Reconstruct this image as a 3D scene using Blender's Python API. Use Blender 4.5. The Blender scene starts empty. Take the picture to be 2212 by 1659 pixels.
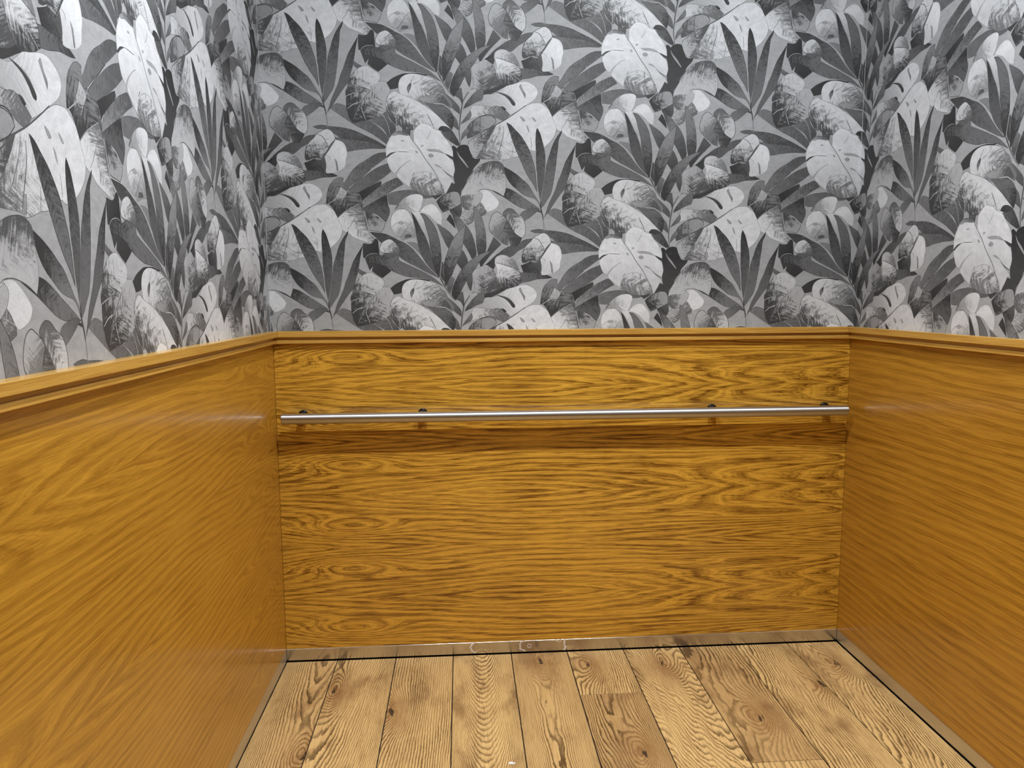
import bpy, bmesh, math, random
from mathutils import Vector, Matrix
C = bpy.context.scene.collection
SC = bpy.context.scene

# ------------------------------------------------------------------ camera, world, exposure
PXW, F_PX = 2212, 1591.26
cam_d = bpy.data.cameras.new('camera'); cam = bpy.data.objects.new('camera', cam_d); C.objects.link(cam)
cam_d.sensor_fit = 'HORIZONTAL'; cam_d.sensor_width = 36.0; cam_d.lens = F_PX / PXW * 36.0
cam_d.clip_start = 0.02
RT = Vector((0.99764006, -0.06844533, -0.00543567)); UP = Vector((0.01341503, 0.11666707, 0.99308048)); FW = Vector((0.06733756, 0.99080979, -0.11730994))
m = Matrix((RT, UP, -FW)).transposed().to_4x4(); m.translation = Vector((0.6432162, -2.56685739, 1.3))
cam.matrix_world = m
SC.camera = cam
SC.view_settings.view_transform = 'Standard'; SC.view_settings.look = 'None'; SC.view_settings.gamma = 1.0
SC.view_settings.use_curve_mapping = False
SC.view_settings.exposure = 0.0
wd = bpy.data.worlds.new('world'); SC.world = wd; wd.use_nodes = True
wd.node_tree.nodes['Background'].inputs[0].default_value = (0.8, 0.85, 1, 1)
wd.node_tree.nodes['Background'].inputs[1].default_value = 0.02

# lamps: (x, y, energy, cone degrees)
CEIL = 2.95
# (x, y, beam watts, beam cone, spill watts, label)
LAMPS = [(0.63, -1.13, 108, 98, 36, 'round recessed ceiling downlight nearest the back left corner'),
         (1.41, -1.13, 90, 92, 56, 'round recessed ceiling downlight nearest the back right corner'),
         (0.63, -2.55, 84, 94, 24, 'round recessed downlight added as fill over the left wall, farther from the back'),  # this front pair is added, unseen, to fill the side walls
         (1.41, -2.55, 54, 88, 7, 'round recessed downlight added as fill over the right wall, farther from the back')]

# ------------------------------------------------------------------ room numbers (metres)
W = 2.0434; WB = 0.0105; DEP = -3.05
ZS = 0.0463; Z1 = 1.1881; Z2 = 1.1678; Z4 = 1.1460; TB = 0.0209; TS = 0.0148

def lin(v):
    v /= 255.0
    return v / 12.92 if v <= 0.04045 else ((v + 0.055) / 1.055) ** 2.4
def srgb(r, g, b): return (lin(r), lin(g), lin(b), 1)

# ------------------------------------------------------------------ node helper
class NT:
    def __init__(s, name):
        s.m = bpy.data.materials.new(name); s.m.use_nodes = True; s.t = s.m.node_tree
        s.b = s.t.nodes['Principled BSDF']
    def n(s, typ, **k):
        nd = s.t.nodes.new(typ)
        for a, v in k.items(): setattr(nd, a, v)
        return nd
    def put(s, sock, v):
        if isinstance(v, bpy.types.NodeSocket): s.t.links.new(v, sock)
        elif v is not None: sock.default_value = v
    def ma(s, op, a, b=None, c=None, clamp=False):
        nd = s.n('ShaderNodeMath', operation=op, use_clamp=clamp)
        s.put(nd.inputs[0], a); s.put(nd.inputs[1], b)
        if c is not None: s.put(nd.inputs[2], c)
        return nd.outputs[0]
    def add(s, a, b): return s.ma('ADD', a, b)
    def sub(s, a, b): return s.ma('SUBTRACT', a, b)
    def mul(s, a, b): return s.ma('MULTIPLY', a, b)
    def sq(s, a): return s.ma('MULTIPLY', a, a)
    def xyz(s, x=0.0, y=0.0, z=0.0):
        nd = s.n('ShaderNodeCombineXYZ'); s.put(nd.inputs[0], x); s.put(nd.inputs[1], y); s.put(nd.inputs[2], z); return nd.outputs[0]
    def sep(s, v):
        nd = s.n('ShaderNodeSeparateXYZ'); s.put(nd.inputs[0], v); return nd.outputs
    def uv(s, name): return s.n('ShaderNodeUVMap', uv_map=name).outputs[0]
    def attr(s, name):
        nd = s.n('ShaderNodeAttribute', attribute_name=name); sp = s.n('ShaderNodeSeparateColor'); s.put(sp.inputs[0], nd.outputs['Color'])
        return sp.outputs[0], sp.outputs[1], sp.outputs[2], nd.outputs['Alpha']
    def noise(s, vec, scale=1.0, detail=3.0, rough=0.55, dist=0.0):
        nd = s.n('ShaderNodeTexNoise'); s.put(nd.inputs['Vector'], vec); nd.inputs['Scale'].default_value = scale
        nd.inputs['Detail'].default_value = detail; nd.inputs['Roughness'].default_value = rough; nd.inputs['Distortion'].default_value = dist
        return nd.outputs[0]
    def mr(s, v, a, b, c=0.0, d=1.0, smooth=True):
        nd = s.n('ShaderNodeMapRange'); nd.interpolation_type = 'SMOOTHSTEP' if smooth else 'LINEAR'
        s.put(nd.inputs[0], v); s.put(nd.inputs[1], a); s.put(nd.inputs[2], b); s.put(nd.inputs[3], c); s.put(nd.inputs[4], d); return nd.outputs[0]
    def mix(s, f, a, b):
        nd = s.n('ShaderNodeMix', data_type='RGBA'); s.put(nd.inputs[0], f); s.put(nd.inputs[6], a); s.put(nd.inputs[7], b); return nd.outputs[2]
    def mixf(s, f, a, b):
        nd = s.n('ShaderNodeMix', data_type='FLOAT'); s.put(nd.inputs[0], f); s.put(nd.inputs[2], a); s.put(nd.inputs[3], b); return nd.outputs[0]
    def bump(s, h, st, dist=0.001):
        nd = s.n('ShaderNodeBump'); nd.inputs['Strength'].default_value = st; nd.inputs['Distance'].default_value = dist
        s.put(nd.inputs['Height'], h); s.put(s.b.inputs['Normal'], nd.outputs[0])
    def p(s, **k):
        for a, v in k.items(): s.put(s.b.inputs[a.replace('_', ' ')], v)
        return s

# ------------------------------------------------------------------ materials
def veneer(name, fig=1.0, contrast=1.0, light=(229, 175, 64), dark=(106, 60, 2), rough=0.34, coat=0.55, ragged=1.0):
    t = NT(name)
    U, V, _ = t.sep(t.uv('grain'))
    LH = 0.189                                              # height of one veneer leaf; leaves are book-matched upwards
    tt = t.mul(t.ma('PINGPONG', t.sub(V, 0.232 - 4 * LH), LH), 1 / LH)
    n1 = t.noise(t.xyz(t.mul(U, 1.3), t.mul(tt, 1.9), 3.1), 1, 2)
    n2 = t.noise(t.xyz(t.mul(U, 4.0), t.mul(tt, 9.0), t.mul(V, 2.2)), 1, 3)
    n3 = t.noise(t.xyz(t.mul(U, 1.3), t.mul(V, 5.0), 1.3), 1, 2)
    streak = t.noise(t.xyz(t.mul(U, 6.0), t.mul(V, 210.0), 2.0), 1, 3, 0.6)
    fine = t.noise(t.xyz(t.mul(U, 22.0), t.mul(V, 900.0), 5.0), 1, 2, 0.6)
    if fig > 0:
        du = t.sub(U, 0.85)
        ab = t.ma('SQRT', t.add(t.sq(du), 0.012))
        wr = t.mr(U, 0.85, 1.6)
        def gauss(u0, t0, su, st):
            p = t.sq(t.mul(t.sub(U, u0), 1 / su)); q = t.sq(t.mul(t.sub(tt, t0), 1 / st))
            return t.ma('EXPONENT', t.mul(t.add(p, q), -1.0))
        f = t.add(t.mul(tt, t.sub(10.0, t.mul(wr, 3.0))), t.mul(ab, t.add(4.5, t.mul(wr, 2.5))))
        f = t.sub(f, t.mul(gauss(1.96, 0.56, 0.48, 0.24), 5.5))
        f = t.sub(f, t.mul(gauss(0.235, 0.62, 0.16, 0.17), 4.2))
        f = t.add(f, t.mul(t.sub(n1, 0.5), 2.0))
        f = t.add(f, t.mul(t.sub(n2, 0.5), 0.9))
        f = t.add(f, t.mul(t.sub(n3, 0.5), 0.8))
    else:
        f = t.add(t.mul(V, 34.0), t.mul(t.sub(n1, 0.5), 1.0))
        f = t.add(f, t.mul(t.sub(n3, 0.5), 3.0))
        f = t.add(f, t.mul(U, 0.5))
    hair = t.noise(t.xyz(t.mul(U, 2.6), t.mul(f, 7.5), 6.0), 1, 4, 0.68)     # hairlines that follow the rings
    f = t.add(f, t.mul(t.sub(streak, 0.5), 1.3 * ragged))
    saw = t.ma('FRACT', f)
    band = t.mul(t.mr(saw, 0.10, 0.80), t.mr(saw, 1.0, 0.84))
    band = t.mul(band, t.mr(n2, 0.25, 0.75, 0.45, 1.1))
    pore = t.mr(fine, 0.50, 0.70)
    k = t.add(t.mul(t.sub(band, 0.35), 0.62), t.mul(t.sub(streak, 0.5), 1.0))
    k = t.add(k, t.mul(t.sub(hair, 0.5), 1.7))
    k = t.add(k, t.mul(t.sub(pore, 0.3), 0.30))
    k = t.add(k, t.mul(t.sub(n3, 0.5), 0.45))
    k = t.ma('ADD', t.mul(k, contrast), 0.46, clamp=True)
    col = t.mix(k, srgb(*light), srgb(*dark))
    t.p(Base_Color=col, Roughness=rough, Coat_Weight=coat, Coat_Roughness=0.16, Specular_IOR_Level=0.35)
    t.bump(t.sub(t.mul(t.sub(1.0, k), 0.4), t.mul(pore, 0.8)), 0.25, 0.0004)
    return t.m

def floor_mat():
    t = NT('floor_oak')
    u, v, _ = t.sep(t.uv('plank'))
    c1, c2, c3, c4 = t.attr('fa'); seed, tone, ku, kv = t.attr('fb')
    so = t.mul(seed, 37.0)
    nl = t.noise(t.xyz(t.mul(u, 2.6), t.mul(v, 11.0), so), 1, 2)
    nm = t.noise(t.xyz(t.mul(u, 22.0), t.mul(v, 75.0), so), 1, 3, 0.65)
    st = t.noise(t.xyz(t.mul(u, 12.0), t.mul(v, 330.0), so), 1, 3, 0.65)
    du = t.sub(u, ku); dv = t.sub(v, kv)
    d2 = t.add(t.mul(t.sq(du), 90.0), t.mul(t.sq(dv), 420.0))
    g = t.ma('EXPONENT', t.mul(d2, -1.0))
    f = t.add(t.mul(u, c1), t.add(t.mul(t.sq(v), c2), t.mul(v, c3)))
    f = t.add(f, t.mul(t.sub(nl, 0.5), c4))
    f = t.sub(f, t.mul(g, 7.0))
    f = t.add(f, t.mul(t.sub(nm, 0.5), 1.0))
    s = t.ma('FRACT', f)
    ring = t.mul(t.mr(s, 0.36, 0.86), t.mr(s, 1.0, 0.93))
    ring = t.mul(ring, t.mr(nl, 0.30, 0.66, 1.0, 0.45))
    stain = t.mr(t.noise(t.xyz(t.mul(u, 4.5), t.mul(v, 9.0), t.add(so, 9.0)), 1, 4, 0.6), 0.46, 0.74)
    fine = t.mr(st, 0.42, 0.75)
    spark = t.noise(t.xyz(t.mul(u, 60.0), t.mul(v, 260.0), so), 1, 2)
    base = t.mix(tone, srgb(226, 190, 128), srgb(182, 146, 96))
    base = t.mix(t.mul(stain, 0.85), base, srgb(142, 108, 70))
    base = t.mix(t.mul(fine, 0.55), base, srgb(146, 104, 56))
    base = t.mix(t.mul(t.mr(spark, 0.62, 0.8), 0.5), base, srgb(240, 204, 140))
    base = t.mix(t.mul(ring, 0.92), base, srgb(80, 56, 28))
    core = t.mr(t.add(t.mul(d2, 1.5), t.mul(t.sub(nm, 0.5), 0.75)), 0.06, -0.02)
    halo = t.mul(t.mul(g, 0.7), t.mr(nm, 0.3, 0.7, 0.4, 1.0))
    base = t.mix(halo, base, srgb(140, 98, 56))
    base = t.mix(t.mul(core, 0.9), base, srgb(44, 34, 28))
    crk = t.mr(t.noise(t.xyz(t.mul(u, 30.0), t.mul(v, 22.0), t.add(so, 3.0)), 1, 4, 0.7), 0.715, 0.76)
    base = t.mix(t.mul(crk, 0.75), base, srgb(56, 42, 32))
    t.p(Base_Color=base, Roughness=0.55, Specular_IOR_Level=0.3)
    t.bump(t.sub(t.mul(fine, -0.6), t.mul(ring, 0.8)), 0.5, 0.0006)
    return t.m

def print_mat():
    """wallpaper ink: every leaf carries its light and dark tone, a wash direction and its own grain axis"""
    t = NT('wallpaper_print')
    tl, td, g, amp = t.attr('ink')
    u, v, _ = t.sep(t.uv('leaf'))
    pos = t.n('ShaderNodeTexCoord').outputs['Object']
    blot = t.noise(t.xyz(t.mul(u, 40.0), t.mul(v, 60.0), 0.0), 1, 6, 0.66, 0.5)
    dry = t.noise(t.xyz(t.mul(u, 150.0), t.mul(v, 620.0), 4.0), 1, 3, 0.65)
    vein = t.noise(t.xyz(t.add(t.mul(u, 190.0), t.mul(t.ma('ABSOLUTE', v), -150.0)), t.mul(v, 30.0), 8.0), 1, 3, 0.6, 0.4)
    nz = t.add(t.mul(t.sub(blot, 0.5), 2.2), t.add(t.mul(t.sub(dry, 0.5), 1.2), t.mul(t.sub(vein, 0.5), 2.0)))
    k = t.add(g, t.mul(nz, amp))
    k = t.mr(k, 0.04, 0.92)
    val = t.mixf(k, tl, td)
    # small ink wobble on every tone, and pale speckles in the dark washes
    val = t.mul(val, t.add(1.0, t.mul(t.sub(blot, 0.5), 0.7)))
    val = t.mul(val, t.add(1.0, t.mul(t.sub(dry, 0.5), 0.45)))
    sp = t.mul(t.mr(t.noise(t.xyz(t.mul(u, 210.0), t.mul(v, 260.0), 1.0), 1, 2), 0.69, 0.76), t.mul(amp, 0.42))
    val = t.mixf(sp, val, 0.5)
    grain = t.noise(pos, 900.0, 1)
    val = t.mul(val, t.add(1.0, t.mul(t.sub(grain, 0.5), 0.34)))
    cc = t.n('ShaderNodeCombineColor'); t.put(cc.inputs[0], t.mul(val, 0.95)); t.put(cc.inputs[1], val); t.put(cc.inputs[2], t.mul(val, 1.07))
    t.p(Base_Color=cc.outputs[0], Roughness=0.52, Specular_IOR_Level=0.28)
    x, y, z = t.sep(pos)
    weave = t.noise(t.xyz(t.mul(x, 260.0), t.mul(y, 260.0), t.mul(z, 1500.0)), 1, 2)
    t.bump(weave, 0.25, 0.0006)
    return t.m

def plain(name, col, rough=0.5, metal=0.0, nscale=40.0, namp=0.12, **k):
    t = NT(name)
    pos = t.n('ShaderNodeTexCoord').outputs['Object']
    nz = t.noise(pos, nscale, 3)
    c2 = tuple(c * (1 - namp) for c in col[:3]) + (1,)
    t.p(Base_Color=t.mix(nz, col, c2), Roughness=rough, Metallic=metal, **k)
    return t.m

def steel(name, axis='X', rough=0.24, aniso=0.75, rot=0.25, col=(0.62, 0.60, 0.57, 1), sx=3.0, sy=900.0, bumpy=0.0):
    t = NT(name)
    pos = t.n('ShaderNodeTexCoord').outputs['Object']
    x, y, z = t.sep(pos)
    if axis == 'X': vec = t.xyz(t.mul(x, sx), t.mul(y, sy), t.mul(z, sy))
    elif axis == 'Y': vec = t.xyz(t.mul(x, sy), t.mul(y, sx), t.mul(z, sy))
    else: vec = t.xyz(t.mul(x, sy), t.mul(y, sy), t.mul(z, sx))
    b = t.noise(vec, 1, 2)
    sm = t.noise(pos, 22.0, 3)
    c2 = tuple(c * 0.86 for c in col[:3]) + (1,)
    t.p(Base_Color=t.mix(t.add(t.mul(b, 0.4), t.mul(sm, 0.6)), col, c2), Metallic=1.0, Roughness=t.add(rough - 0.05, t.mul(sm, 0.1)))
    if aniso:
        tg = t.n('ShaderNodeTangent', direction_type='RADIAL', axis=axis)
        t.p(Anisotropic=aniso, Anisotropic_Rotation=rot, Tangent=tg.outputs[0])
    if bumpy:
        t.bump(t.noise(pos, 7.0, 2), bumpy, 0.004)
    return t.m

M = {}
M['back'] = veneer('veneer_back', 1.0, 1.12)
M['left'] = veneer('veneer_left', 1.0, 0.52, light=(220, 166, 60), dark=(120, 72, 5), ragged=0.6)
M['right'] = veneer('veneer_right', 0.0, 0.6, light=(208, 154, 54), dark=(116, 70, 5))
M['trim'] = veneer('trim_oak', 0.0, 0.6, light=(224, 180, 90), dark=(166, 116, 42))
M['floor'] = floor_mat()
M['print'] = print_mat()
M['steel'] = steel('rail_steel', 'X', 0.44, 0.85, col=(0.64, 0.635, 0.625, 1))
M['skirt'] = steel('skirting_steel', 'Z', 0.22, 0.0, col=(0.66, 0.63, 0.59, 1))
M['skirt_side'] = steel('skirting_satin', 'Z', 0.42, 0.0, col=(0.74, 0.71, 0.66, 1))
def painted_glints(base):
    """lamp glints painted as pale marks into the back skirting colour"""
    t = NT('skirting_painted_glints'); t.t.nodes.clear()
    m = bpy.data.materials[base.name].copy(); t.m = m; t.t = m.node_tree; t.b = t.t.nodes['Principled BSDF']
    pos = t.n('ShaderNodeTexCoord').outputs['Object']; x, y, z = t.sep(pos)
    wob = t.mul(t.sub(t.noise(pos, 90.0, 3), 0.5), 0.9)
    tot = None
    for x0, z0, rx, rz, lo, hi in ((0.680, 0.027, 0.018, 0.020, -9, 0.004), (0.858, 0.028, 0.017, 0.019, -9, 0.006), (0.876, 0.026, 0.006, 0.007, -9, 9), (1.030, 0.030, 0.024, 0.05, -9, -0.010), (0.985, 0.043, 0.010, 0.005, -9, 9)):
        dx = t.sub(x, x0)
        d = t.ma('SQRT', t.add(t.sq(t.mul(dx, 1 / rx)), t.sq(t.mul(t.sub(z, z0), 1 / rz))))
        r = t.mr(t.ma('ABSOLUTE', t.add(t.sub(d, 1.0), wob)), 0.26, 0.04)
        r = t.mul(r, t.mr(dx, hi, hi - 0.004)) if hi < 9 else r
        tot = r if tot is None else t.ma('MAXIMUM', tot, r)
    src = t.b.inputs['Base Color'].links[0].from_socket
    t.put(t.b.inputs['Base Color'], t.mix(tot, src, (0.92, 0.90, 0.86, 1)))  # bright glints mixed into the steel's colour
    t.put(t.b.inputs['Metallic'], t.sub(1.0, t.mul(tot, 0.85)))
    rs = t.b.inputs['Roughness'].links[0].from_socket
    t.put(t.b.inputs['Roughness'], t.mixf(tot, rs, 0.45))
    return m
M['skirt_back'] = painted_glints(M['skirt'])
M['chrome'] = plain('dark_chrome', (0.05, 0.05, 0.052, 1), 0.15, 1.0)
M['black'] = plain('black_gap', (0.006, 0.006, 0.006, 1), 0.8)
M['ceiling'] = plain('ceiling_paint', (0.16, 0.16, 0.16, 1), 0.6)
M['front'] = plain('front_steel', (0.10, 0.10, 0.10, 1), 0.4, 0.6)
M['ring'] = plain('lamp_ring', (0.75, 0.75, 0.75, 1), 0.3, 0.5)
M['paper'] = plain('scrap_paper', (0.85, 0.85, 0.83, 1), 0.7)
tl_ = NT('lamp_diffuser'); tl_.p(Base_Color=(1, 1, 1, 1), Emission_Color=(1, 0.98, 0.94, 1), Emission_Strength=12.0); M['glow'] = tl_.m

# ------------------------------------------------------------------ mesh helpers
def obj(name, verts, faces, mats, parent=None, fm=None, smooth=False):
    me = bpy.data.meshes.new(name); me.from_pydata(verts, [], faces); me.update()
    for x in (mats if isinstance(mats, list) else [mats]): me.materials.append(x)
    if fm:
        for p, i in zip(me.polygons, fm): p.material_index = i
    if smooth:
        for p in me.polygons: p.use_smooth = True
    o = bpy.data.objects.new(name, me); C.objects.link(o)
    if parent: o.parent = parent
    return o
def empty(name, loc=(0, 0, 0)):
    o = bpy.data.objects.new(name, None); C.objects.link(o); o.location = loc; o.empty_display_size = 0.05; return o
def tag(o, label, cat, group=None):
    o['label'] = label; o['category'] = cat
    if group: o['group'] = group
    return o
def struct(o, label=None):
    o['kind'] = 'structure'
    if label: o['label'] = label
    return o
def box(x0, x1, y0, y1, z0, z1):
    v = [(x, y, z) for z in (z0, z1) for y in (y0, y1) for x in (x0, x1)]
    f = [(0, 2, 3, 1), (4, 5, 7, 6), (0, 1, 5, 4), (2, 6, 7, 3), (0, 4, 6, 2), (1, 3, 7, 5)]
    return v, f
def uvmap(o, name, fn):
    me = o.data; l = me.uv_layers.new(name=name)
    for p in me.polygons:
        for li in p.loop_indices:
            l.data[li].uv = fn(me.vertices[me.loops[li].vertex_index].co, p)
def bevel(o, w, seg=2):
    b = o.modifiers.new('bevel', 'BEVEL'); b.width = w; b.segments = seg; b.limit_method = 'ANGLE'; b.angle_limit = math.radians(40)
    return o
def lathe(prof, n=32, axis='Z'):
    """prof: list of (radius, height)"""
    v, f = [], []
    for r, h in prof:
        for k in range(n):
            a = 2 * math.pi * k / n; p = (r * math.cos(a), r * math.sin(a), h)
            if axis == 'X': p = (h, p[0], p[1])
            if axis == 'Y': p = (p[0], h, p[1])
            v.append(p)
    for i in range(len(prof) - 1):
        for k in range(n):
            k2 = (k + 1) % n; q = (i * n + k, i * n + k2, (i + 1) * n + k2, (i + 1) * n + k)
            f.append(q if axis != 'Y' else q[::-1])
    return v, f

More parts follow.
